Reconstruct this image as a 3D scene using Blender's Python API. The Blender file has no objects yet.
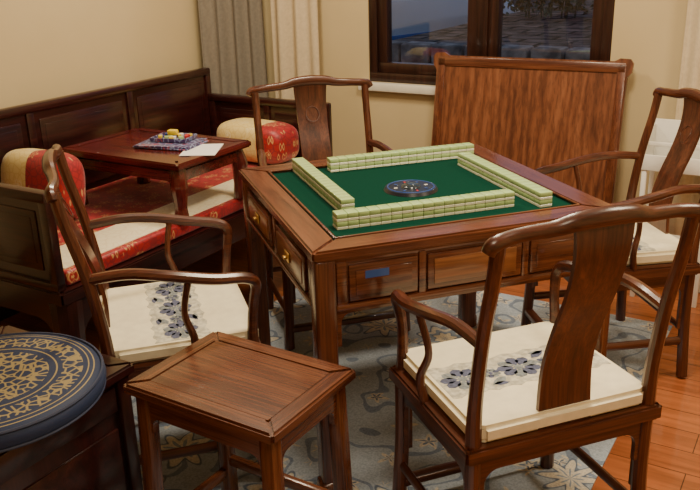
import bpy, bmesh, math, random
from mathutils import Vector, Matrix
random.seed(4)
SC=bpy.context.scene
COL=SC.collection
# ---------------------------------------------------------------- frames
YAW=math.radians(-31)
E1=Vector((math.cos(YAW),math.sin(YAW),0)); E2=Vector((-math.sin(YAW),math.cos(YAW),0))
def RM(s,t,z=0): return E1*s+E2*t+Vector((0,0,z))
# ---------------------------------------------------------------- materials
def newmat(name):
    m=bpy.data.materials.new(name); m.use_nodes=True
    nt=m.node_tree; b=nt.nodes['Principled BSDF']
    return m,nt,b
def ramp(nt,stops,interp='LINEAR'):
    r=nt.nodes.new('ShaderNodeValToRGB'); cr=r.color_ramp; cr.interpolation=interp
    while len(cr.elements)<len(stops): cr.elements.new(0.5)
    for e,(p,c) in zip(cr.elements,stops): e.position=p; e.color=(*c,1)
    return r
def coords(nt,scale=(1,1,1),rot=(0,0,0)):
    tc=nt.nodes.new('ShaderNodeTexCoord'); mp=nt.nodes.new('ShaderNodeMapping')
    mp.inputs['Scale'].default_value=scale; mp.inputs['Rotation'].default_value=rot
    nt.links.new(tc.outputs['Object'],mp.inputs['Vector']); return mp
def noise(nt,mp,scale,detail=4,dist=0,rough=.5):
    n=nt.nodes.new('ShaderNodeTexNoise'); n.inputs['Scale'].default_value=scale
    n.inputs['Detail'].default_value=detail; n.inputs['Distortion'].default_value=dist; n.inputs['Roughness'].default_value=rough
    nt.links.new(mp.outputs[0],n.inputs['Vector']); return n
def bump(nt,b,src,strength=.1,dist=.002):
    bp=nt.nodes.new('ShaderNodeBump'); bp.inputs['Strength'].default_value=strength; bp.inputs['Distance'].default_value=dist
    nt.links.new(src,bp.inputs['Height']); nt.links.new(bp.outputs[0],b.inputs['Normal'])
def mixm(nt,a,bb,fac=1,blend='MULTIPLY'):
    mx=nt.nodes.new('ShaderNodeMix'); mx.data_type='RGBA'; mx.blend_type=blend; mx.inputs[0].default_value=fac
    nt.links.new(a,mx.inputs[6]); nt.links.new(bb,mx.inputs[7]); return mx.outputs[2]
def mth(nt,op,a,b=None,c=None):
    n=nt.nodes.new('ShaderNodeMath'); n.operation=op
    for i,v in enumerate((a,b,c)):
        if v is None: continue
        if isinstance(v,(int,float)): n.inputs[i].default_value=v
        else: nt.links.new(v,n.inputs[i])
    return n.outputs[0]
def wood(name,dark,mid,light,axis=2,rough=.32,fine=34,coat=.25,cathedral=False):
    m,nt,b=newmat(name)
    sc=[fine]*3; sc[axis]=fine*.055
    mp=coords(nt,sc); n=noise(nt,mp,1,6,.8,.6); fac=n.outputs['Fac']
    if cathedral:
        s3=[1,1,1]; s3[axis]=.14
        mp3=coords(nt,s3); wv=nt.nodes.new('ShaderNodeTexWave'); wv.wave_type='BANDS'; wv.bands_direction='X' if axis!=0 else 'Y'
        wv.inputs['Scale'].default_value=7; wv.inputs['Distortion'].default_value=11; wv.inputs['Detail'].default_value=4; wv.inputs['Detail Scale'].default_value=1.0
        nt.links.new(mp3.outputs[0],wv.inputs['Vector'])
        fac=mth(nt,'ADD',mth(nt,'MULTIPLY',fac,.80),mth(nt,'MULTIPLY',wv.outputs['Fac'],.20))
    r=ramp(nt,[(.3,dark),(.5,mid),(.72,light)])
    nt.links.new(fac,r.inputs[0])
    sc2=[fine*7]*3; sc2[axis]=fine*.18
    mp2=coords(nt,sc2); n2=noise(nt,mp2,1,3,.2,.6)
    r2=ramp(nt,[(.38,(.55,.5,.5)),(.56,(1.08,1.06,1.05))]); nt.links.new(n2.outputs['Fac'],r2.inputs[0])
    nt.links.new(mixm(nt,r.outputs[0],r2.outputs[0],.75),b.inputs['Base Color'])
    b.inputs['Roughness'].default_value=rough; b.inputs['Coat Weight'].default_value=coat; b.inputs['Coat Roughness'].default_value=.15
    bump(nt,b,n2.outputs['Fac'],.05)
    return m
def plain(name,c,rough=.6,metal=0,coat=0,var=.06,vs=30,spec=None):
    m,nt,b=newmat(name)
    mp=coords(nt); n=noise(nt,mp,vs,3)
    d=tuple(max(0,x*(1-var)) for x in c); l=tuple(min(1,x*(1+var)) for x in c)
    r=ramp(nt,[(.35,d),(.65,l)]); nt.links.new(n.outputs['Fac'],r.inputs[0]); nt.links.new(r.outputs[0],b.inputs['Base Color'])
    b.inputs['Roughness'].default_value=rough; b.inputs['Metallic'].default_value=metal; b.inputs['Coat Weight'].default_value=coat
    if spec is not None: b.inputs['Specular IOR Level'].default_value=spec
    return m
def mix(nt,fac,a,bb):
    mx=nt.nodes.new('ShaderNodeMix'); mx.data_type='RGBA'
    for sock,v in ((mx.inputs[0],fac),(mx.inputs[6],a),(mx.inputs[7],bb)):
        if isinstance(v,(int,float)): sock.default_value=v
        elif isinstance(v,tuple): sock.default_value=(*v,1)
        else: nt.links.new(v,sock)
    return mx.outputs[2]
def petalval(nt,vec,scale,rnd,npet,amp):
    v=nt.nodes.new('ShaderNodeTexVoronoi'); v.inputs['Scale'].default_value=scale; v.inputs['Randomness'].default_value=rnd
    nt.links.new(vec,v.inputs['Vector'])
    sb=nt.nodes.new('ShaderNodeVectorMath'); sb.operation='SUBTRACT'; nt.links.new(vec,sb.inputs[0]); nt.links.new(v.outputs['Position'],sb.inputs[1])
    sx=nt.nodes.new('ShaderNodeSeparateXYZ'); nt.links.new(sb.outputs[0],sx.inputs[0])
    ang=mth(nt,'ARCTAN2',sx.outputs[1],sx.outputs[0])
    sc=nt.nodes.new('ShaderNodeSeparateColor'); nt.links.new(v.outputs['Color'],sc.inputs[0])
    ph=mth(nt,'MULTIPLY_ADD',sc.outputs[0],6.0,mth(nt,'MULTIPLY',ang,npet))
    cs=mth(nt,'COSINE',ph)
    return mth(nt,'MULTIPLY',v.outputs['Distance'],mth(nt,'MULTIPLY_ADD',cs,amp,1.0)),sc.outputs[1]
def brocade(name,base,c1,c2,scale=14,rough=.45):
    m,nt,b=newmat(name); mp=coords(nt)
    pv,_=petalval(nt,mp.outputs[0],scale,.7,5,.28)
    r=ramp(nt,[(0,(1,1,1)),(.10,(1,1,1)),(.13,(0,0,0)),(.20,(0,0,0)),(.23,(.8,.8,.8)),(.27,(.8,.8,.8)),(.30,(0,0,0))]); nt.links.new(pv,r.inputs[0])
    v2=nt.nodes.new('ShaderNodeTexVoronoi'); v2.feature='DISTANCE_TO_EDGE'; v2.inputs['Scale'].default_value=scale*2.2; nt.links.new(mp.outputs[0],v2.inputs['Vector'])
    r2=ramp(nt,[(.0,(.8,.8,.8)),(.06,(.8,.8,.8)),(.09,(0,0,0))]); nt.links.new(v2.outputs['Distance'],r2.inputs[0])
    o=mix(nt,r2.outputs[0],base,c2); o=mix(nt,r.outputs[0],o,c1)
    nt.links.new(o,b.inputs['Base Color']); b.inputs['Roughness'].default_value=rough
    b.inputs['Sheen Weight'].default_value=.2
    return m
M={}
cD,cM,cL=(.029,.0078,.0042),(.082,.022,.0102),(.140,.044,.020)
for i,a in enumerate('xyz'): M['chair_'+a]=wood('rosewood_chair_'+a,cD,cM,cL,i,.30,34,.3)
tD,tM,tL=(.060,.016,.008),(.125,.037,.016),(.195,.067,.029)
for i,a in enumerate('xyz'): M['tab_'+a]=wood('rosewood_table_'+a,tD,tM,tL,i,.27,30,.4)
sD,sM,sL=(.055,.015,.007),(.118,.037,.015),(.180,.065,.027)
for i,a in enumerate('xyz'): M['st_'+a]=wood('stool_wood_'+a,sD,sM,sL,i,.26,30,.4)
bD,bM,bL=(.010,.002,.002),(.026,.0045,.004),(.046,.009,.007)
for i,a in enumerate('xyz'): M['bed_'+a]=wood('dark_rosewood_'+a,bD,bM,bL,i,.30,30,.3)
kD,kM,kL=(.045,.006,.005),(.095,.011,.009),(.145,.020,.016)
for i,a in enumerate('xyz'): M['kang_'+a]=wood('kang_red_wood_'+a,kD,kM,kL,i,.2,24,.5)
M['drawer']=wood('drawer_face_wood',(.15,.050,.017),(.26,.098,.034),(.35,.15,.056),0,.3,16,.4,True)
M['panel']=wood('panel_grain_wood',(.100,.032,.014),(.170,.057,.024),(.24,.090,.039),2,.36,12,.2,True)
M['cream']=plain('cream_cushion_fabric',(.78,.70,.50),.85,var=.05)
M['band']=plain('cushion_band_fabric',(.50,.47,.37),.85,var=.28,vs=60)
M['blueemb']=plain('blue_embroidery',(.075,.085,.15),.7,var=.3,vs=120)
M['greyemb']=plain('grey_leaf_embroidery',(.18,.20,.21),.7,var=.3,vs=120)
M['brass']=plain('aged_brass',(.55,.36,.12),.35,1)
M['felt']=plain('green_felt',(.001,.034,.021),1,var=.10,vs=200,spec=.08)
M['tilew']=plain('tile_ivory',(.74,.76,.58),.3,coat=.2,var=.03)
M['tileg']=plain('tile_green_back',(.38,.52,.22),.3,coat=.3,var=.03)
M['black']=plain('black_plastic',(.012,.013,.02),.3)
M['white']=plain('white_plastic',(.78,.76,.70),.45,var=.02)
M['red']=plain('red_plastic',(.5,.03,.03),.4)
M['blue']=plain('blue_label',(.03,.08,.30),.4)
M['yellow']=plain('yellow_plastic',(.75,.55,.03),.4)
M['paper']=plain('white_paper',(.75,.74,.72),.7,var=.02)
M['purple']=brocade('magazine_cover',(.05,.03,.12),(.4,.06,.08),(.25,.3,.5),16,.25)
M['redbro']=brocade('red_brocade',(.36,.007,.013),(.62,.34,.12),(.20,.008,.012),15)
M['yelbro']=brocade('yellow_brocade',(.76,.60,.24),(.80,.70,.42),(.68,.50,.16),15)
M['sheet']=brocade('cream_mat_fabric',(.76,.67,.46),(.80,.74,.58),(.70,.58,.38),12,.7)
M['curtg']=plain('grey_curtain_fabric',(.20,.175,.14),.85,var=.08,vs=60)
M['curtc']=plain('cream_curtain_fabric',(.60,.49,.33),.85,var=.05,vs=60)
M['winwood']=wood('window_dark_wood',(.015,.006,.005),(.032,.012,.008),(.055,.020,.013),2,.35,24)
M['sill']=plain('white_sill_stone',(.74,.71,.62),.4,var=.03)
M['ceil']=plain('ceiling_paint',(.75,.70,.58),.9,var=.02)
def wallmat():
    m,nt,b=newmat('beige_wall_paint'); mp=coords(nt); n=noise(nt,mp,2,4)
    r=ramp(nt,[(.3,(.55,.435,.24)),(.7,(.60,.48,.275))]); nt.links.new(n.outputs['Fac'],r.inputs[0]); nt.links.new(r.outputs[0],b.inputs['Base Color'])
    n2=noise(nt,mp,180,3); bump(nt,b,n2.outputs['Fac'],.15,.001); b.inputs['Roughness'].default_value=.9; return m
M['wall']=wallmat()
def floormat():
    m,nt,b=newmat('wood_plank_floor'); mp=coords(nt,(1,1,1),(0,0,0))
    br=nt.nodes.new('ShaderNodeTexBrick'); nt.links.new(mp.outputs[0],br.inputs['Vector'])
    br.inputs['Scale'].default_value=1; br.inputs['Brick Width'].default_value=1.1; br.inputs['Row Height'].default_value=.125
    br.inputs['Mortar Size'].default_value=.0018; br.inputs['Color1'].default_value=(.40,.130,.042,1); br.inputs['Color2'].default_value=(.31,.092,.030,1); br.inputs['Mortar'].default_value=(.06,.018,.006,1)
    mp2=coords(nt,(3,40,1)); n=noise(nt,mp2,1,6,.5)
    r=ramp(nt,[(.3,(.65,.62,.6)),(.7,(1.15,1.1,1.1))]); nt.links.new(n.outputs['Fac'],r.inputs[0])
    nt.links.new(mixm(nt,br.outputs['Color'],r.outputs[0]),b.inputs['Base Color'])
    b.inputs['Roughness'].default_value=.28; b.inputs['Coat Weight'].default_value=.3; return m
M['floor']=floormat()
def rugmat():
    m,nt,b=newmat('rug_floral_wool'); mp=coords(nt)
    n0=noise(nt,mp,6,2)
    add=nt.nodes.new('ShaderNodeVectorMath'); add.operation='MULTIPLY_ADD'
    nt.links.new(n0.outputs['Color'],add.inputs[0]); add.inputs[1].default_value=(.06,.06,0); nt.links.new(mp.outputs[0],add.inputs[2])
    fz=nt.nodes.new('ShaderNodeVectorMath'); fz.operation='MULTIPLY'; nt.links.new(add.outputs[0],fz.inputs[0]); fz.inputs[1].default_value=(1,1,0)
    field=(.38,.44,.52)
    pv2,rc2=petalval(nt,fz.outputs[0],8.5,.9,5,.35)
    rs=ramp(nt,[(0,(.68,.59,.44)),(.08,(.68,.59,.44)),(.10,(.14,.18,.27)),(.16,(.14,.18,.27)),(.18,(.62,.56,.45)),(.25,(.62,.56,.45)),(.28,field)]); nt.links.new(pv2,rs.inputs[0])
    wv=nt.nodes.new('ShaderNodeTexNoise'); wv.inputs['Scale'].default_value=3.4; wv.inputs['Detail'].default_value=1; nt.links.new(fz.outputs[0],wv.inputs['Vector'])
    w2=mth(nt,'SINE',mth(nt,'MULTIPLY',wv.outputs['Fac'],40.0))
    rv=ramp(nt,[(.0,(0,0,0)),(.84,(0,0,0)),(.89,(1,1,1))]); nt.links.new(w2,rv.inputs[0])
    base=mix(nt,rv.outputs[0],rs.outputs[0],(.19,.24,.33))
    pv,rc=petalval(nt,fz.outputs[0],2.6,.45,8,.17)
    rl=ramp(nt,[(0,(.15,.19,.28)),(.05,(.15,.19,.28)),(.06,(.70,.60,.44)),(.12,(.70,.60,.44)),(.13,(.12,.155,.23)),(.15,(.25,.31,.40)),(.20,(.25,.31,.40)),(.21,(.68,.61,.49)),(.27,(.58,.55,.48)),(.28,(.13,.17,.25)),(.295,(.13,.17,.25))]); nt.links.new(pv,rl.inputs[0])
    msk=ramp(nt,[(0,(1,1,1)),(.295,(1,1,1)),(.305,(0,0,0))]); nt.links.new(pv,msk.inputs[0])
    o=mix(nt,msk.outputs[0],base,rl.outputs[0])
    n=noise(nt,mp,160,3); r3=ramp(nt,[(.3,(.72,.72,.72)),(.7,(1.12,1.12,1.12))]); nt.links.new(n.outputs['Fac'],r3.inputs[0])
    nt.links.new(mixm(nt,o,r3.outputs[0]),b.inputs['Base Color'])
    b.inputs['Roughness'].default_value=.95; bump(nt,b,n.outputs['Fac'],.3,.003); return m
M['rug']=rugmat()
def roundcush():
    m,nt,b=newmat('blue_gold_brocade'); mp=coords(nt,(1,1,0))
    ln=nt.nodes.new('ShaderNodeVectorMath'); ln.operation='LENGTH'; nt.links.new(mp.outputs[0],ln.inputs[0])
    dv=nt.nodes.new('ShaderNodeMath'); dv.operation='DIVIDE'; dv.inputs[1].default_value=.265; nt.links.new(ln.outputs['Value'],dv.inputs[0])
    k,w=(0,0,0),(1,1,1)
    ring=ramp(nt,[(0,k),(.56,w),(.575,k),(.84,w),(.855,k),(.89,w),(.90,k)],'CONSTANT'); nt.links.new(dv.outputs[0],ring.inputs[0])
    zone=ramp(nt,[(0,w),(.5,k),(.62,w),(.80,k)],'CONSTANT'); nt.links.new(dv.outputs[0],zone.inputs[0])
    v=nt.nodes.new('ShaderNodeTexVoronoi'); v.feature='DISTANCE_TO_EDGE'; v.inputs['Scale'].default_value=46; nt.links.new(mp.outputs[0],v.inputs['Vector'])
    r2=ramp(nt,[(0,w),(.07,w),(.13,k)]); nt.links.new(v.outputs['Distance'],r2.inputs[0])
    mu=mth(nt,'MULTIPLY',r2.outputs[0],zone.outputs[0]); mxm=mth(nt,'MAXIMUM',mu,ring.outputs[0])
    o=mix(nt,mxm,(.016,.027,.070),(.27,.21,.10)); nt.links.new(o,b.inputs['Base Color']); b.inputs['Roughness'].default_value=.6; b.inputs['Specular IOR Level'].default_value=.3; return m
M['round']=roundcush()
M['navy']=plain('navy_piping',(.018,.028,.07),.6)
def glassmat():
    m=bpy.data.materials.new('window_glass'); m.use_nodes=True; nt=m.node_tree; nt.nodes.clear()
    o=nt.nodes.new('ShaderNodeOutputMaterial'); t=nt.nodes.new('ShaderNodeBsdfTransparent'); g=nt.nodes.new('ShaderNodeBsdfGlossy'); g.inputs['Roughness'].default_value=.02
    mx=nt.nodes.new('ShaderNodeMixShader'); mx.inputs[0].default_value=.07
    nt.links.new(t.outputs[0],mx.inputs[1]); nt.links.new(g.outputs[0],mx.inputs[2]); nt.links.new(mx.outputs[0],o.inputs[0]); return m
M['glass']=glassmat()
M['asphalt']=plain('street_asphalt',(.06,.065,.07),1,var=.3,vs=12,spec=0)
def pave():
    m,nt,b=newmat('garden_paving'); mp=coords(nt)
    br=nt.nodes.new('ShaderNodeTexBrick'); nt.links.new(mp.outputs[0],br.inputs['Vector']); br.inputs['Scale'].default_value=1; br.inputs['Brick Width'].default_value=.5; br.inputs['Row Height'].default_value=.28
    br.inputs['Mortar Size'].default_value=.025; br.inputs['Color1'].default_value=(.24,.18,.15,1); br.inputs['Color2'].default_value=(.14,.12,.11,1); br.inputs['Mortar'].default_value=(.04,.045,.04,1)
    n=noise(nt,mp,6,5); r=ramp(nt,[(.35,(.4,.4,.4)),(.65,(1.4,1.35,1.3))]); nt.links.new(n.outputs['Fac'],r.inputs[0])
    nt.links.new(mixm(nt,br.outputs['Color'],r.outputs[0]),b.inputs['Base Color']); b.inputs['Roughness'].default_value=1; b.inputs['Specular IOR Level'].default_value=.05; return m
M['garden']=pave()
M['stone']=plain('garden_stone',(.22,.19,.17),.9,var=.5,vs=8)
M['leaf']=plain('hedge_leaves',(.05,.08,.05),.8,var=.6,vs=20)
M['carpaint']=plain('car_paint_white',(.55,.60,.66),.25,coat=.6,var=.01)
M['carred']=plain('car_lamp_red',(.65,.03,.03),.25,coat=.6,var=.01)
M['carblue']=plain('car_paint_blue',(.06,.16,.42),.25,coat=.6,var=.01)
M['carglass']=plain('car_dark_glass',(.02,.03,.04),.08,var=.01)
# ---------------------------------------------------------------- mesh helpers
def empty(name,loc=(0,0,0),rz=0):
    e=bpy.data.objects.new(name,None); e.empty_display_size=.1; COL.objects.link(e); e.location=loc; e.rotation_euler=(0,0,rz); return e
def finish(name,bm,mats,parent=None,smooth=True,loc=None,rz=None):
    bmesh.ops.recalc_face_normals(bm,faces=bm.faces)
    me=bpy.data.meshes.new(name); bm.to_mesh(me); bm.free()
    for m in (mats if isinstance(mats,(list,tuple)) else [mats]): me.materials.append(m)
    if smooth:
        for p in me.polygons: p.use_smooth=True
        try: me.set_sharp_from_angle(angle=math.radians(35))
        except Exception: pass
    o=bpy.data.objects.new(name,me); COL.objects.link(o)
    if parent is not None: o.parent=parent
    if loc is not None: o.location=loc
    if rz is not None: o.rotation_euler=(0,0,rz)
    return o
def addbox(bm,c,size,bev=.003,mat=0,rot=None,segs=2):
    r=bmesh.ops.create_cube(bm,size=1); vs=r['verts']
    Mx=Matrix.Translation(Vector(c))@(rot.to_4x4() if rot else Matrix.Identity(4))@Matrix.Diagonal((*size,1))
    bmesh.ops.transform(bm,matrix=Mx,verts=vs)
    fs=set(f for v in vs for f in v.link_faces)
    for f in fs: f.material_index=mat
    if bev>0:
        es=list(set(e for v in vs for e in v.link_edges))
        rr=bmesh.ops.bevel(bm,geom=es,offset=min(bev,min(size)*.45),segments=segs,affect='EDGES',profile=.5)
        for f in rr['faces']: f.material_index=mat
def box(name,parent,c,size,mat,bev=.003,rot=None,segs=2):
    bm=bmesh.new(); addbox(bm,c,size,bev,0,rot,segs); return finish(name,bm,mat,parent)
def smoothpts(pts,n=6):
    P=[Vector(p) for p in pts]
    if len(P)<3: return P
    P=[P[0]*2-P[1]]+P+[P[-1]*2-P[-2]]; out=[]
    for i in range(1,len(P)-2):
        p0,p1,p2,p3=P[i-1:i+3]
        for k in range(n):
            t=k/n; out.append(.5*((2*p1)+(p2-p0)*t+(2*p0-5*p1+4*p2-p3)*t*t+(3*p1-p0-3*p2+p3)*t**3))
    out.append(P[-2]); return out
def addtube(bm,pts,rad,seg=10,n=6,flat=(1,1),up=Vector((0,0,1)),mat=0):
    k=len(pts); P=smoothpts(pts,n); N=len(P)
    def R(i):
        if not isinstance(rad,(list,tuple)): return rad
        x=i/(N-1)*(k-1); a=min(int(x),k-2); return rad[a]+(rad[a+1]-rad[a])*(x-a)
    rings=[]
    T0=(P[1]-P[0]).normalized(); a=up if abs(T0.dot(up))<.9 else Vector((0,1,0))
    nrm=(a-T0*a.dot(T0)).normalized()
    for i in range(N):
        T=(P[min(i+1,N-1)]-P[max(i-1,0)]).normalized()
        nrm=(nrm-T*nrm.dot(T)).normalized(); bi=T.cross(nrm); r=R(i)
        rings.append([bm.verts.new(P[i]+(nrm*math.sin(2*math.pi*j/seg)*flat[0]+bi*math.cos(2*math.pi*j/seg)*flat[1])*r) for j in range(seg)])
    for i in range(N-1):
        for j in range(seg):
            f=bm.faces.new((rings[i][j],rings[i][(j+1)%seg],rings[i+1][(j+1)%seg],rings[i+1][j])); f.material_index=mat
    for rg in (rings[0],rings[-1]):
        f=bm.faces.new(rg); f.material_index=mat
def tube(name,parent,pts,rad,mat,**k):
    bm=bmesh.new(); addtube(bm,pts,rad,**k); return finish(name,bm,mat,parent)
def addplate(bm,outline,axis,pos,th,mat=0):
    def mk(u,v,w):
        return {'x':(w,u,v),'y':(u,w,v),'z':(u,v,w)}[axis]
    a=[bm.verts.new(mk(u,v,pos-th/2)) for u,v in outline]; b=[bm.verts.new(mk(u,v,pos+th/2)) for u,v in outline]
    fs=[bm.faces.new(a),bm.faces.new(list(reversed(b)))]
    n=len(a)
    for i in range(n): fs.append(bm.faces.new((a[i],a[(i+1)%n],b[(i+1)%n],b[i])))
    for f in fs: f.material_index=mat
def plate(name,parent,outline,axis,pos,th,mat):
    bm=bmesh.new(); addplate(bm,outline,axis,pos,th); return finish(name,bm,mat,parent)
def frame_top(parent,hx,hy,bw,z,th,mx,my,mp,panel_drop=.004,ov=.006,name='top'):
    bm=bmesh.new()
    def quad(a,b,c,d,mi):
        lo=[bm.verts.new((x,y,z-th)) for x,y in (a,b,c,d)]; hi=[bm.verts.new((x,y,z)) for x,y in (a,b,c,d)]
        fs=[bm.faces.new(lo),bm.faces.new(hi)]+[bm.faces.new((lo[i],lo[(i+1)%4],hi[(i+1)%4],hi[i])) for i in range(4)]
        for f in fs: f.material_index=mi
        r=bmesh.ops.bevel(bm,geom=list(set(e for f in fs for e in f.edges)),offset=min(.006,th*.3),segments=2,affect='EDGES')
        for f in r['faces']: f.material_index=mi
    ix,iy=hx-bw,hy-bw
    quad((-hx,-hy),(hx,-hy),(ix,-iy),(-ix,-iy),0); quad((-hx,hy),(-ix,iy),(ix,iy),(hx,hy),0)
    quad((-hx,-hy),(-ix,-iy),(-ix,iy),(-hx,hy),1); quad((hx,-hy),(hx,hy),(ix,iy),(ix,-iy),1)
    finish(name+'_frame',bm,[mx,my],parent)
    box(name+'_panel',parent,(0,0,z-panel_drop-th*.3),(2*ix+.004,2*iy+.004,th*.6),mp,0)
def apron_outline(x0,x1,ztop,zarch,zleg,wleg,r=.04,lip=0):
    o=[(x0,ztop),(x0,zleg),(x0+wleg,zleg)]
    for i in range(7):
        a=math.pi/2*i/6; o.append((x0+wleg+r-r*math.cos(a),zarch-r+r*math.sin(a)))
    for i in range(7):
        a=math.pi/2*(1-i/6); o.append((x1-wleg-r+r*math.cos(a),zarch-r+r*math.sin(a)))
    o+= [(x1-wleg,zleg),(x1,zleg),(x1,ztop)]
    return o
def addflower(bm,cx,cy,z,s,mb,ml):
    for i in range(9):
        a=2*math.pi*i/9+.2; ca,sa=math.cos(a),math.sin(a)
        vs=[]
        for (u,v) in ((.2,0),(.55,.30),(.9,.24),(1.05,0),(.9,-.24),(.55,-.30)):
            vs.append(bm.verts.new((cx+s*(u*ca-v*sa),cy+s*.85*(u*sa+v*ca),z)))
        f=bm.faces.new(vs); f.material_index=mb if i%3 else ml
    vs=[bm.verts.new((cx+s*.22*math.cos(2*math.pi*i/8),cy+s*.22*math.sin(2*math.pi*i/8),z)) for i in range(8)]
    bm.faces.new(vs).material_index=ml
def addleaf(bm,cx,cy,z,L,ang,ml):
    ca,sa=math.cos(ang),math.sin(ang); vs=[]
    for (u,v) in ((0,0),(.3,.2),(.7,.16),(1,0),(.7,-.16),(.3,-.2)):
        vs.append(bm.verts.new((cx+L*(u*ca-v*sa),cy+L*(u*sa+v*ca),z)))
    bm.faces.new(vs).material_index=ml
# ---------------------------------------------------------------- armchair
def armchair(name,loc,facing):
    e=empty(name,(loc[0],loc[1],0),facing-math.pi/2)
    mx,my,mz=M['chair_x'],M['chair_y'],M['chair_z']
    hx,hy=.248,.205
    for sgn,nm in ((-1,'left'),(1,'right')):
        tube('back_post_'+nm,e,[(sgn*(hx+.008),-hy-.012,.003),(sgn*hx,-hy,.25),(sgn*hx,-hy,.45),(sgn*hx,-hy-.005,.58),(sgn*hx,-hy-.03,.75),(sgn*hx,-hy-.065,.90),(sgn*hx,-hy-.08,.985)],[.021,.020,.020,.0175,.0165,.016,.0165],mz,up=Vector((0,1,0)))
        tube('front_leg_'+nm,e,[(sgn*(hx+.008),hy+.010,.003),(sgn*hx,hy,.25),(sgn*hx,hy,.46)],[.022,.021,.021],mz,up=Vector((0,1,0)))
        tube('arm_'+nm,e,[(sgn*hx,-hy-.028,.735),(sgn*(hx+.012),-hy+.08,.742),(sgn*(hx+.030),-.02,.728),(sgn*(hx+.030),.10,.702),(sgn*(hx+.016),.19,.688),(sgn*(hx+.006),.222,.662),(sgn*(hx-.004),.215,.60),(sgn*(hx-.004),hy+.002,.53),(sgn*hx,hy,.44)],[.0155,.016,.0165,.017,.017,.0165,.0145,.015,.018],my)
        tube('arm_support_'+nm,e,[(sgn*(hx+.012),.02,.44),(sgn*(hx+.024),.035,.52),(sgn*(hx+.010),.015,.60),(sgn*(hx+.028),.03,.70),(sgn*(hx+.03),.035,.722)],[.013,.012,.010,.010,.011],mz,up=Vector((0,1,0)))
        plate('side_apron_'+nm,e,apron_outline(-hy+.015,hy-.015,.42,.375,.20,.014),'x',sgn*hx,.014,my)
        tube('side_stretcher_'+nm,e,[(sgn*(hx+.004),-hy,.15),(sgn*(hx+.004),hy,.15)],.013,my,flat=(1.3,.8))
    tube('crest_rail',e,[(-.274,-hy-.083,.972),(-.260,-hy-.086,.991),(-.20,-hy-.078,.999),(-.12,-hy-.085,1.004),(-.07,-hy-.092,1.014),(0,-hy-.094,1.018),(.07,-hy-.092,1.014),(.12,-hy-.085,1.004),(.20,-hy-.078,.999),(.260,-hy-.086,.991),(.274,-hy-.083,.972)],[.016,.0175,.0165,.018,.0215,.023,.0215,.018,.0165,.0175,.016],mx,up=Vector((0,0,1)),flat=(1,.85))
    bm=bmesh.new(); rings=[]
    pr=[(.44,-hy-.002,.075),(.52,-hy+.006,.073),(.62,-hy+.004,.069),(.72,-hy-.022,.066),(.82,-hy-.062,.066),(.90,-hy-.086,.068),(.96,-hy-.094,.071),(1.010,-hy-.092,.075)]
    P=smoothpts([(w,y,z) for z,y,w in pr],4)
    for p in P:
        w,y,z=p; rings.append([bm.verts.new(v) for v in ((-w,y-.006,z),(-w,y+.006,z),(w,y+.006,z),(w,y-.006,z))])
    for i in range(len(rings)-1):
        for j in range(4): bm.faces.new((rings[i][j],rings[i][(j+1)%4],rings[i+1][(j+1)%4],rings[i+1][j]))
    bm.faces.new(rings[0]); bm.faces.new(rings[-1]); finish('back_splat',bm,mz,e)
    bm=bmesh.new(); cz,cy=.875,-hy-.071; tl=math.radians(24)
    ring=[(.030*math.cos(a),cy+.0055-.034*math.sin(a)*math.sin(tl),cz+.034*math.sin(a)*math.cos(tl)) for a in [2*math.pi*i/20 for i in range(21)]]
    addtube(bm,ring,.0016,6,1)
    finish('splat_carving',bm,mz,e)
    fr=empty('seat_group'); fr.parent=e
    frame_top(fr,.278,.232,.06,.462,.042,mx,my,M['chair_x'],name='seat')
    plate('front_apron',e,apron_outline(-hx+.015,hx-.015,.42,.375,.20,.014),'y',hy,.014,mx)
    plate('back_apron',e,apron_outline(-hx+.015,hx-.015,.42,.385,.30,.014),'y',-hy,.014,mx)
    box('foot_rest',e,(0,hy+.006,.085),(2*hx,.038,.024),mx,.006)
    tube('back_stretcher',e,[(-hx,-hy-.004,.19),(hx,-hy-.004,.19)],.012,mx)
    cu=empty('cushion_group'); cu.parent=e
    bm=bmesh.new()
    W,Dp,nx,ny=.265,.224,.036,.034; y0=.012
    ol=[(-W+nx,-Dp),(W-nx,-Dp),(W-nx,-Dp+ny),(W,-Dp+ny),(W,Dp-ny),(W-nx,Dp-ny),(W-nx,Dp),(-W+nx,Dp),(-W+nx,Dp-ny),(-W,Dp-ny),(-W,-Dp+ny),(-W+nx,-Dp+ny)]
    W2=.253
    ol=[(x if abs(x)<.24 else math.copysign(W2,x),y) for x,y in ol]
    addplate(bm,[(x,y+y0*.3) for x,y in ol],'z',.487,.046)
    bmesh.ops.bevel(bm,geom=list(bm.edges),offset=.011,segments=3,affect='EDGES',clamp_overlap=True)
    finish('cushion',bm,M['cream'],cu)
    bm=bmesh.new()
    N=22; top=[(-.232+.464*i/N,.083+.006*math.sin(i*1.9)) for i in range(N+1)]; bot=[(-.232+.464*i/N,-.073-.006*math.sin(i*2.3)) for i in range(N+1)]
    addplate(bm,top+list(reversed(bot)),'z',.5103,.0010,0)
    for x in (-.165,0,.165):
        addflower(bm,x,.005,.5114,.060,1,2)
    for x in (-.085,.085):
        addleaf(bm,x-.028,.035,.5112,.06,.5,1); addleaf(bm,x+.028,-.025,.5112,.06,math.pi+.5,2); addleaf(bm,x-.02,-.050,.5112,.045,-.1,1); addleaf(bm,x+.02,.058,.5112,.045,math.pi,2)
        addflower(bm,x,.004,.5113,.028,2,1)
    finish('cushion_embroidery',bm,[M['band'],M['blueemb'],M['greyemb']],cu,smooth=False)
    return e
TH=math.radians(18.3)
TC=Vector((.21,2.677,0))
armchair('wooden_armchair',(.438,1.93),math.radians(110))
armchair('wooden_armchair',(-.56,2.375),math.radians(16.5))
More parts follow.
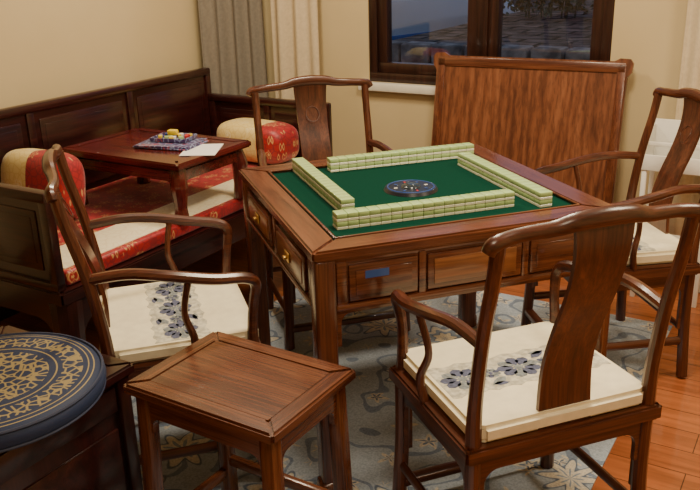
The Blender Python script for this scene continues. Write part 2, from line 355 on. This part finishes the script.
armchair('wooden_armchair',(-.075,3.36),math.radians(-74))
armchair('wooden_armchair',(.995,2.99),math.radians(188))
# ---------------------------------------------------------------- mahjong table
tb=empty('mahjong_table',TC,TH)
frame_top(tb,.49,.49,.09,.80,.032,M['tab_x'],M['tab_y'],M['felt'],.010)
bm=bmesh.new()
H=.395
for sx in (-1,1):
    addbox(bm,(sx*H,0,.799),(.008,2*H,.006),.002); addbox(bm,(0,sx*H,.799),(2*H,.008,.006),.002)
finish('felt_lip',bm,M['tab_x'],tb)
for i,(sx,sy) in enumerate(((-1,-1),(1,-1),(1,1),(-1,1))):
    box('leg_%d'%(i+1),tb,(sx*.452,sy*.452,.386),(.062,.062,.768),M['tab_z'],.010,segs=3)
    box('foot_%d'%(i+1),tb,(sx*.458,sy*.458,.031),(.066,.066,.06),M['tab_z'],.012,segs=3)
for i in range(4):
    bm=bmesh.new()
    def B(c,s,b,m=0): addbox(bm,c,s,b,m)
    B((0,-.455,.692),(.85,.03,.15),.002)
    B((0,-.468,.760),(.85,.014,.018),.004)
    B((0,-.470,.622),(.85,.030,.020),.008)
    for sx in (-1,1): B((sx*.405,-.470,.692),(.03,.016,.13),.003)
    if i in (0,2):
        for sx in (-1,1):
            B((sx*.165,-.470,.692),(.022,.020,.13),.004)
            B((sx*.283,-.476,.692),(.205,.014,.108),.004,0); B((sx*.283,-.4835,.692),(.168,.006,.074),.003,0)
        B((0,-.476,.692),(.300,.014,.108),.004,0); B((0,-.4835,.692),(.262,.006,.076),.003,1)
    else:
        B((0,-.470,.692),(.030,.020,.13),.004)
        for sx in (-1,1):
            cx=sx*.204
            B((cx,-.476,.692),(.325,.014,.108),.004,0); B((cx,-.4835,.692),(.285,.006,.074),.003,1)
            B((cx,-.490,.692),(.05,.006,.03),.003,2); B((cx,-.497,.690),(.022,.012,.010),.004,2)
    o=apron_outline(-.42,.42,.615,.600,.50,.012,.03); addplate(bm,o,'y',-.462,.016)
    ob=finish('apron_side_%d'%(i+1),bm,[M['tab_x'],M['drawer'],M['brass']],tb); ob.rotation_euler=(0,0,i*math.pi/2)
box('label_sticker',tb,(-.305,-.4873,.715),(.070,.0012,.022),M['blue'],0)
cd=empty('dice_console',TC+Vector((0,0,0)),TH)
bm=bmesh.new()
r=bmesh.ops.create_cone(bm,cap_ends=True,segments=48,radius1=.092,radius2=.086,depth=.010); bmesh.ops.translate(bm,vec=(0,0,.7955),verts=r['verts']); finish('base',bm,M['black'],cd)
bm=bmesh.new(); addtube(bm,[(.078*math.cos(2*math.pi*i/40),.078*math.sin(2*math.pi*i/40),.801) for i in range(41)],.0018,6,1); finish('ring',bm,M['blue'],cd)
bm=bmesh.new()
for i in range(8):
    a=2*math.pi*i/8; addbox(bm,(.055*math.cos(a),.055*math.sin(a),.8012),(.012,.006,.0016),.0005,(0,2,1,2)[i%4],Matrix.Rotation(a,3,'Z'))
finish('buttons',bm,[M['white'],M['red'],M['blue']],cd)
bm=bmesh.new()
r=bmesh.ops.create_uvsphere(bm,u_segments=24,v_segments=12,radius=.034); bmesh.ops.transform(bm,matrix=Matrix.Translation((0,0,.8005))@Matrix.Diagonal((1,1,.30,1)),verts=r['verts'])
finish('dome',bm,M['carglass'],cd)
bm=bmesh.new()
def tile(cx,cy,z,along):
    w,d=.0335,.044
    sx,sy=(w,d) if along=='x' else (d,w)
    addbox(bm,(cx,cy,z+.0045),(sx,sy,.009),.0015,0,segs=1); addbox(bm,(cx,cy,z+.0165),(sx,sy,.015),.0025,1,segs=2)
def row(x0,y0,along):
    for L in range(2):
        for i in range(17):
            dx=i*.0342; j=random.uniform(-.0006,.0006)
            tile(x0+(dx if along=='x' else j),y0+(dx if along=='y' else j),.7903+L*.0243,along)
row(-.345,-.288,'x'); row(-.165,.343,'x'); row(-.283,-.160,'y'); row(.305,-.335,'y')
finish('mahjong_tile_walls',bm,[M['tilew'],M['tileg']],None,loc=TC,rz=TH)
# ---------------------------------------------------------------- stool
st=empty('wooden_stool',(-.285,1.840,0),math.radians(-32.5))
frame_top(st,.235,.177,.052,.558,.030,M['st_x'],M['st_y'],M['st_x'],.002)
bm=bmesh.new(); addbox(bm,(0,0,.522),(.42,.305,.014),.004); finish('waist',bm,M['st_x'],st)
for i,(sx,sy) in enumerate(((-1,-1),(1,-1),(1,1),(-1,1))):
    tx,ty=sx*.195,sy*.137; bx,by=sx*.208,sy*.15
    bm=bmesh.new(); addbox(bm,(0,0,.265),(.040,.040,.526),.006)
    for v in bm.verts:
        k=1-v.co.z/.52; v.co.x+=tx+(bx-tx)*k; v.co.y+=ty+(by-ty)*k
    finish('leg_%d'%(i+1),bm,M['st_z'],st)
for sg in (-1,1):
    plate('long_apron_%d'%(sg+2),st,apron_outline(-.18,.18,.520,.465,.42,.01,.025),'y',sg*.14,.018,M['st_x'])
    plate('short_apron_%d'%(sg+2),st,apron_outline(-.12,.12,.520,.465,.42,.01,.025),'x',sg*.198,.018,M['st_y'])
    box('long_stretcher_%d'%(sg+2),st,(0,sg*.145,.16),(.40,.022,.03),M['st_x'],.004)
    box('short_stretcher_%d'%(sg+2),st,(sg*.204,0,.12),(.022,.28,.03),M['st_y'],.004)
# ---------------------------------------------------------------- side cabinet + round cushion
cb=empty('side_cabinet',RM(-1.735,1.108),YAW)
frame_top(cb,.255,.250,.05,.56,.03,M['bed_x'],M['bed_y'],M['bed_x'],.003)
box('body',cb,(0,0,.30),(.455,.445,.46),M['bed_z'],.004)
for i,(sx,sy) in enumerate(((-1,-1),(1,-1),(1,1),(-1,1))): box('leg_%d'%(i+1),cb,(sx*.222,sy*.217,.268),(.04,.04,.53),M['bed_z'],.006)
for i in range(4):
    rt=Matrix.Rotation(i*math.pi/2,3,'Z'); bm=bmesh.new(); q=.229 if i%2 else .224
    addbox(bm,rt@Vector((0,-q,.475)),(.38,.012,.07),.003,0,rt); addbox(bm,rt@Vector((0,-q,.26)),(.37,.010,.26),.004,0,rt)
    finish('door_panel_%d'%(i+1),bm,M['bed_x'],cb)
rc=empty('round_blue_cushion',(-.865,1.748,.121))
bm=bmesh.new()
prof=[(0,.500),(.14,.500),(.225,.499),(.248,.495),(.26,.484),(.264,.47),(.26,.456),(.245,.445),(.2,.442),(0,.442)]
prev=None
for (rr,z) in prof:
    cur=[bm.verts.new((rr*math.cos(2*math.pi*i/56),rr*math.sin(2*math.pi*i/56),z)) for i in range(56)] if rr>0 else [bm.verts.new((0,0,z))]
    if prev:
        for i in range(56):
            a=prev[i%len(prev)]; b_=prev[(i+1)%len(prev)]; c_=cur[(i+1)%len(cur)]; d_=cur[i%len(cur)]
            vs=[]; [vs.append(v) for v in (a,b_,c_,d_) if v not in vs]; bm.faces.new(vs)
    prev=cur
finish('cushion_body',bm,M['round'],rc)
bm=bmesh.new()
for z in (.492,.450): addtube(bm,[(.257*math.cos(2*math.pi*i/56),.257*math.sin(2*math.pi*i/56),z) for i in range(57)],.004,6,1)
finish('cushion_piping',bm,M['navy'],rc)
# ---------------------------------------------------------------- daybed (luohan bed)
S0,S1,T0,T1=-3.10,-2.24,1.76,3.62
bed=empty('carved_daybed',RM((S0+S1)/2,(T0+T1)/2),YAW)
bx,by=(S1-S0)/2,(T1-T0)/2
frame_top(bed,bx,by,.07,.445,.05,M['bed_x'],M['bed_y'],M['bed_y'],.004,name='seat')
for i,(sx,sy) in enumerate(((-1,-1),(1,-1),(1,1),(-1,1))):
    tube('leg_%d'%(i+1),bed,[(sx*(bx-.06),sy*(by-.06),.39),(sx*(bx-.045),sy*(by-.045),.25),(sx*(bx-.05),sy*(by-.05),.08),(sx*(bx-.06),sy*(by-.06),.004)],[.06,.055,.045,.04],M['bed_z'],up=Vector((0,1,0)))
for sg in (-1,1):
    plate('long_apron_%d'%(sg+2),bed,apron_outline(-by+.03,by-.03,.40,.32,.18,.05,.10),'x',sg*(bx-.03),.03,M['bed_y'])
    plate('short_apron_%d'%(sg+2),bed,apron_outline(-bx+.03,bx-.03,.40,.32,.18,.05,.10),'y',sg*(by-.03),.03,M['bed_x'])
def rail_panel(nm,p0,p1,z0,z1,nrm_axis,n):
    (c,a0,a1)=(p0,p1[0],p1[1]); bm=bmesh.new(); L=a1-a0
    def add(u,z,su,sz,th,bev=.004,off=0):
        if nrm_axis=='x': addbox(bm,(c+off,u,z),(th,su,sz),bev)
        else: addbox(bm,(u,c+off,z),(su,th,sz),bev)
    add((a0+a1)/2,z1-.02,L,.04,.045,.010); add((a0+a1)/2,z0+.015,L,.03,.038)
    for i in range(n+1): add(a0+.02+(L-.04)*i/n,(z0+z1)/2,.04,z1-z0-.02,.036)
    add((a0+a1)/2,(z0+z1)/2,L-.04,z1-z0-.04,.014,0)
    for i in range(n):
        u=a0+.02+(L-.04)*(i+.5)/n; w=(L-.04)/n-.10; h=z1-z0-.14
        add(u,(z0+z1)/2-.003,w,h,.024,.006)
        add(u,(z0+z1)/2-.003,w-.05,h-.05,.030,.006)
    finish(nm,bm,M['bed_y'] if nrm_axis=='x' else M['bed_x'],bed)
rail_panel('back_rail',-bx+.025,(-by+.0,by),.445,.95,'x',3)
rail_panel('near_arm_rail',-by+.025,(-bx+.05,bx-.02),.445,.81,'y',2)
rail_panel('far_arm_rail',by-.025,(-bx+.05,bx-.02),.445,.81,'y',2)
mt=empty('mattress_group'); mt.parent=bed
box('mattress',mt,(.015,0,.475),(2*bx-.09,2*by-.12,.056),M['redbro'],.012,segs=3)
box('cream_mat',mt,(bx-.165,0,.5035),(.205,2*by-.16,.006),M['sheet'],.002)
ZB=.506
kg=empty('low_kang_table',RM(-2.575,2.64),YAW)
frame_top(kg,.345,.245,.055,.765,.028,M['kang_x'],M['kang_y'],M['kang_x'],.002)
box('waist',kg,(0,0,.728),(.60,.40,.022),M['kang_x'],.003)
bm=bmesh.new(); addplate(bm,apron_outline(-.30,.30,.722,.68,.62,.02,.035),'y',-.205,.02); addplate(bm,apron_outline(-.30,.30,.722,.68,.62,.02,.035),'y',.205,.02)
addplate(bm,apron_outline(-.205,.205,.722,.68,.62,.02,.035),'x',-.305,.02); addplate(bm,apron_outline(-.205,.205,.722,.68,.62,.02,.035),'x',.305,.02); finish('aprons',bm,M['kang_x'],kg)
for i,(sx,sy) in enumerate(((-1,-1),(1,-1),(1,1),(-1,1))):
    tube('leg_%d'%(i+1),kg,[(sx*.29,sy*.19,.725),(sx*.302,sy*.202,.66),(sx*.298,sy*.198,.57),(sx*.30,sy*.20,ZB)],[.034,.036,.026,.034],M['kang_z'],up=Vector((0,1,0)))
mg=empty('magazine_stack',RM(-2.50,2.66),YAW+.25)
for i in range(2): box('magazine_%d'%(i+1),mg,(.0,.0,.7695+i*.007),(.27-.01*i,.19,.006),M['purple'],.001,Matrix.Rotation(.08*i-.08,3,'Z'))
box('paper_sheet',None,(0,0,.7665),(.15,.21,.002),M['paper'],0).location=RM(-2.31,2.64)
bpy.data.objects['paper_sheet'].rotation_euler=(0,0,YAW+.5)
ty=empty('toy_piece_tray',RM(-2.51,2.69),YAW+.25)
bm=bmesh.new(); addbox(bm,(0,0,.785),(.17,.12,.006),.002,0)
for (x,y,sx,sy) in ((0,.058,.17,.005),(0,-.058,.17,.005),(.083,0,.005,.12),(-.083,0,.005,.12)): addbox(bm,(x,y,.791),(sx,sy,.016),.001,0)
rnd=random.Random(5)
for i in range(16): addbox(bm,(rnd.uniform(-.065,.065),rnd.uniform(-.042,.042),.797),(.022,.016,.014),.003,1+i%5,Matrix.Rotation(rnd.uniform(0,3),3,'Z'))
addbox(bm,(-.01,.015,.811),(.045,.03,.024),.006,1)
finish('tray_and_pieces',bm,[M['purple'],M['yellow'],M['red'],M['blue'],M['white'],M['tileg']],ty)
def pillow(name,loc,rz,size,split,tilt=0):
    e=empty(name,loc,rz); bm=bmesh.new(); nu,nv=48,24
    def sp(x,p): return math.copysign(abs(x)**p,x)
    grid=[]
    for i in range(nv+1):
        ph=-math.pi/2+math.pi*i/nv; rowv=[]
        for j in range(nu):
            th=2*math.pi*j/nu
            y=size[1]/2*sp(math.cos(ph),.55)*sp(math.cos(th),.6); z=size[2]/2*sp(math.cos(ph),.55)*sp(math.sin(th),.6); x=size[0]/2*sp(math.sin(ph),.45)
            rowv.append(bm.verts.new((x,y,z)))
        grid.append(rowv)
    for i in range(nv):
        for j in range(nu):
            f=bm.faces.new((grid[i][j],grid[i][(j+1)%nu],grid[i+1][(j+1)%nu],grid[i+1][j]))
            f.material_index=1 if (f.calc_center_median().x<split[0] or f.calc_center_median().x>split[1]) else 0
    bmesh.ops.remove_doubles(bm,verts=bm.verts,dist=.0005)
    bmesh.ops.rotate(bm,verts=bm.verts,matrix=Matrix.Rotation(tilt,3,'X'))
    finish('pillow_body',bm,[M['redbro'],M['yelbro']],e)
    zmin=min(v.co.z for o in e.children for v in o.data.vertices); e.location.z=.507-zmin
    return e
pillow('brocade_pillow',RM(-2.845,2.23,0),YAW+.03,(.39,.18,.29),(-.02,9),-.15)
pillow('brocade_pillow',RM(-2.62,3.44,0),YAW-.08,(.46,.24,.21),(.06,9))
# ---------------------------------------------------------------- leaning table cover panel
pn=empty('table_cover_panel',RM(-1.335,3.905),YAW+math.radians(3))
hw,hh=.485,1.055
def ear(sg):
    return [(sg*(hw-.03),0),(sg*(hw-.012),.02),(sg*(hw-.012),hh-.085),(sg*(hw+.006),hh-.06),(sg*(hw+.010),hh-.02),(sg*(hw-.004),hh),(sg*(hw-.05),hh+.002),(sg*(hw-.075),hh-.012)]
out=ear(1)+list(reversed(ear(-1)))
lean=math.atan2(.17,1.03)
def leanit(bm):
    bmesh.ops.transform(bm,matrix=Matrix.Translation((0,-.10,0))@Matrix.Rotation(-lean,4,'X'),verts=bm.verts)
bm=bmesh.new(); addplate(bm,out,'y',0,.026); leanit(bm); finish('panel_board',bm,M['panel'],pn)
bm=bmesh.new()
addbox(bm,(0,-.016,hh-.042),(2*hw-.04,.008,.045),.003); addbox(bm,(0,-.016,.05),(2*hw-.06,.008,.05),.003)
leanit(bm); finish('panel_rails',bm,M['tab_x'],pn)
bm=bmesh.new()
for sg in (-1,1): addbox(bm,(sg*(hw-.038),-.016,hh/2),(.04,.008,hh-.05),.003)
leanit(bm); finish('panel_stiles',bm,M['tab_z'],pn)
# ---------------------------------------------------------------- room
WL,WB,WR,WF,HC=-3.17,4.07,1.6,-1.6,2.7
def rbox(name,s0,s1,t0,t1,z0,z1,mat,bev=0):
    return finish(name,(lambda bm:(addbox(bm,(0,0,0),(s1-s0,t1-t0,z1-z0),bev),bm)[1])(bmesh.new()),mat,None,loc=RM((s0+s1)/2,(t0+t1)/2,(z0+z1)/2),rz=YAW)
rbox('floor',WL-.1,WR+.1,WF-.1,WB+.15,-.10,-.006,M['floor'])
rbox('ceiling',WL-.1,WR+.1,WF-.1,WB+.15,HC,HC+.1,M['ceil'])
rbox('wall_left',WL-.12,WL,WF-.1,WB+.15,-.006,HC,M['wall'])
rbox('wall_right',WR,WR+.12,WF-.1,WB+.15,-.006,HC,M['wall'])
rbox('wall_front',WL,WR,WF-.12,WF,-.006,HC,M['wall'])
w0,w1,wz0,wz1=-2.29,-.97,.85,2.15
bm=bmesh.new()
for (a,b_,z0,z1) in ((WL,w0,-.006,HC),(w1,WR,-.006,HC),(w0,w1,-.006,wz0),(w0,w1,wz1,HC)):
    addbox(bm,((a+b_)/2,WB+.09,(z0+z1)/2),(b_-a,.18,z1-z0),0)
finish('wall_back',bm,M['wall'],None,loc=(0,0,0),rz=YAW)
wn=empty('window_1',(0,0,0),YAW)
yc=WB+.05
bm=bmesh.new()
wm=(w0+w1)/2
def wb(x0,x1,z0,z1,d=.06,y=yc): addbox(bm,((x0+x1)/2,y,(z0+z1)/2),(x1-x0,d,z1-z0),.004)
wb(w0,w1,wz0,wz0+.05,.09); wb(w0,w1,wz1-.05,wz1,.09); wb(w0,w0+.05,wz0+.05,wz1-.05,.09); wb(w1-.05,w1,wz0+.05,wz1-.05,.09); wb(wm-.03,wm+.03,wz0+.05,wz1-.05,.09)
finish('frame',bm,M['winwood'],wn)
for k,(x0,x1) in enumerate(((w0+.05,wm-.03),(wm+.03,w1-.05))):
    bm=bmesh.new(); z0,z1=wz0+.05,wz1-.05; q=.055
    wb(x0,x1,z0,z0+q); wb(x0,x1,z1-q,z1); wb(x0,x0+q,z0+q,z1-q); wb(x1-q,x1,z0+q,z1-q)
    finish('sash_%d'%(k+1),bm,M['winwood'],wn)
    bm=bmesh.new(); addbox(bm,((x0+x1)/2,yc,(z0+z1)/2),(x1-x0-2*q,.004,z1-z0-2*q),0); finish('glass_%d'%(k+1),bm,M['glass'],wn)
box('handle',wn,(wm-.05,yc-.045,1.40),(.018,.03,.12),M['brass'],.004)
rbox('trim_1',w0-.05,w1+.05,WB-.045,WB+.004,wz0-.045,wz0,M['sill'],.006)
rbox('baseboard_back',WL+.01,WR-.01,WB-.018,WB,-.006,.09,M['winwood'],.003)
rbox('baseboard_left',WL,WL+.018,WF,WB-.02,-.006,.09,M['winwood'],.003)
def curtain(name,p0,p1,z0,z1,mat,n,amp,seed=0):
    rnd=random.Random(seed); bm=bmesh.new(); d=p1-p0; L=d.length; u=d.normalized(); nn=Vector((-u.y,u.x,0)); N=n*12
    ph=[rnd.uniform(-.5,.5) for _ in range(n+2)]
    cols=[]
    for j in range(7):
        z=z0+(z1-z0)*j/6; f=1-.25*math.sin(math.pi*min(1,j/6)); r=[]
        for i in range(N+1):
            x=i/N; a=amp*(.7+.5*ph[int(x*n)])*math.sin(2*math.pi*n*x+.5*math.sin(j*.6+x*5))
            r.append(bm.verts.new(p0+u*(L*x)+nn*a*(.8+.2*f)+Vector((0,0,z))))
        cols.append(r)
    for j in range(6):
        for i in range(N): bm.faces.new((cols[j][i],cols[j][i+1],cols[j+1][i+1],cols[j+1][i]))
    o=finish(name,bm,mat); o.modifiers.new('s','SOLIDIFY').thickness=.003
    for p in o.data.polygons: p.use_smooth=True
    return o
curtain('grey_curtain',RM(WL+.07,3.62),RM(WL+.22,4.00),.0,2.6,M['curtg'],4,.03,1)
curtain('cream_curtain',RM(-2.90,WB-.07),RM(-2.58,WB-.06),.0,2.6,M['curtc'],3,.028,2)
curtain('cream_curtain',RM(-.64,WB-.07),RM(-.15,WB-.06),.0,2.6,M['curtc'],5,.03,3)
rbox('patterned_rug',-2.15,-.47,.75,3.45,-.0059,0,M['rug'])
og=empty('white_storage_rack',RM(-.56,3.80),YAW)
bm=bmesh.new()
for (cx,cy,cz,sx,sy,sz) in ((0,0,.61,.30,.22,.012),(-.145,0,.69,.012,.22,.17),(.145,0,.69,.012,.22,.17),(0,.105,.70,.30,.012,.19),(0,-.105,.64,.30,.012,.07),(0,0,.68,.012,.2,.13),(0,-.04,.71,.29,.012,.02)): addbox(bm,(cx,cy,cz),(sx,sy,sz),.003)
finish('tray',bm,M['white'],og)
for i,(sx,sy) in enumerate(((-1,-1),(1,-1),(1,1),(-1,1))): box('leg_%d'%(i+1),og,(sx*.135,sy*.095,.299),(.022,.022,.61),M['white'],.004)
box('shelf',og,(0,0,.25),(.29,.21,.012),M['white'],.003)
# ---------------------------------------------------------------- exterior
rbox('street_ground',-24,12,WB+.3,30,-.2,0,M['asphalt'])
rbox('garden_terrace',-3.9,6,7.1,16,0,.68,M['garden'])
bm=bmesh.new(); rnd=random.Random(7)
for L in range(4):
    for i in range(34):
        s=-3.8+i*.30+(.15 if L%2 else 0); w=.28
        addbox(bm,(s,rnd.uniform(-.02,.02),.09+L*.185),(w*rnd.uniform(.94,1.0),.22,.17),.02,0)
finish('garden_stone_wall',bm,M['stone'],None,loc=RM(0,6.9,0),rz=YAW)
bm=bmesh.new(); rnd=random.Random(9)
for i in range(5600):
    c=Vector((rnd.uniform(-3.8,4),rnd.uniform(-.5,.5),.76+rnd.random()**1.3*1.4)); d=rnd.uniform(.03,.07)
    m3=Matrix.Rotation(rnd.uniform(0,6),3,Vector((rnd.random(),rnd.random(),rnd.random()+.1)).normalized())
    bm.faces.new([bm.verts.new(c+m3@Vector(p)*d) for p in ((-1,0,0),(0,-.5,0),(1,0,0),(0,.5,0))])
for i in range(40):
    x=rnd.uniform(-3.7,3.9); addtube(bm,[(x,0,.685),(x+rnd.uniform(-.1,.1),rnd.uniform(-.1,.1),1.8)],.012,5,1)
finish('garden_hedge',bm,M['leaf'],None,smooth=False,loc=RM(0,10.2,0),rz=YAW)
car=empty('parked_car',RM(-5.55,10.3),YAW+1.25)
def loft(name,secs,mat):
    bm=bmesh.new(); rs=[]
    for (x,w,z0,z1,c) in secs:
        rs.append([bm.verts.new((x,y,z)) for y,z in ((-w,z0),(-w,z0+(z1-z0)*.55),(-w*c,z1),(w*c,z1),(w,z0+(z1-z0)*.55),(w,z0))])
    for i in range(len(rs)-1):
        for j in range(6): bm.faces.new((rs[i][j],rs[i][(j+1)%6],rs[i+1][(j+1)%6],rs[i+1][j]))
    bm.faces.new(rs[0]); bm.faces.new(rs[-1])
    bmesh.ops.bevel(bm,geom=list(bm.edges),offset=.03,segments=2,affect='EDGES')
    return finish(name,bm,mat,car)
loft('body',[(-2.1,.72,.32,.72,.9),(-1.95,.84,.24,.88,.92),(-.9,.88,.22,.93,.94),(.9,.88,.22,.92,.94),(1.8,.84,.24,.80,.9),(2.1,.70,.30,.62,.85)],M['carpaint'])
loft('cabin',[(-1.7,.70,.90,.94,.9),(-1.1,.74,.90,1.42,.78),(.3,.74,.90,1.44,.78),(1.1,.74,.90,.94,.9)],M['carglass'])
bm=bmesh.new()
for x in (-1.35,1.35):
    for y in (-.82,.82):
        r=bmesh.ops.create_cone(bm,cap_ends=True,segments=28,radius1=.32,radius2=.32,depth=.2); bmesh.ops.transform(bm,matrix=Matrix.Translation((x,y,.32))@Matrix.Rotation(math.pi/2,4,'X'),verts=r['verts'])
finish('wheels',bm,M['black'],car)
bm=bmesh.new()
for y in (-.60,.60): addbox(bm,(-2.04,y,.72),(.16,.34,.20),.02,0); addbox(bm,(2.0,y,.60),(.14,.24,.10),.02,1)
addbox(bm,(-2.11,0,.42),(.08,1.3,.20),.02,2); addbox(bm,(0,-.885,.45),(2.2,.02,.10),.006,2)
finish('lamps_and_trim',bm,[M['carred'],M['white'],M['carblue']],car)
# ---------------------------------------------------------------- lights
def area(name,loc,size,power,col,rot=(0,0,0)):
    l=bpy.data.lights.new(name,'AREA'); l.energy=power; l.size=size; l.color=col; o=bpy.data.objects.new(name,l); COL.objects.link(o); o.location=loc; o.rotation_euler=rot; return o
warm=(1,.84,.60)
area('ceiling_light_table',(.50,2.35,2.62),.5,58,warm)
area('ceiling_light_bed',RM(-2.3,2.8,2.62),.35,37,warm)
area('ceiling_light_room',(.4,.2,2.62),.9,32,warm)
area('ceiling_light_right',(2.0,2.0,2.62),.5,32,warm)
w=bpy.data.worlds.new('dusk_world'); SC.world=w; w.use_nodes=True; nt=w.node_tree; bg=nt.nodes['Background']
bg.inputs[0].default_value=(.24,.32,.50,1); bg.inputs[1].default_value=.9
# ---------------------------------------------------------------- camera
f=825; p=math.radians(19.9); ro=math.radians(-1.55)
cp,sp_=math.cos(p),math.sin(p); cr,sr=math.cos(ro),math.sin(ro)
r_=Vector((1,0,0)); fw=Vector((0,cp,-sp_)); u_=Vector((0,sp_,cp)); r2=r_*cr+u_*sr; u2=-r_*sr+u_*cr
mw=Matrix(((r2.x,u2.x,-fw.x,0),(r2.y,u2.y,-fw.y,0),(r2.z,u2.z,-fw.z,1.566),(0,0,0,1)))
cd_=bpy.data.cameras.new('camera'); cd_.sensor_width=36; cd_.lens=f/700*36; co=bpy.data.objects.new('camera',cd_); COL.objects.link(co); co.matrix_world=mw; cd_.clip_start=.05
SC.camera=co
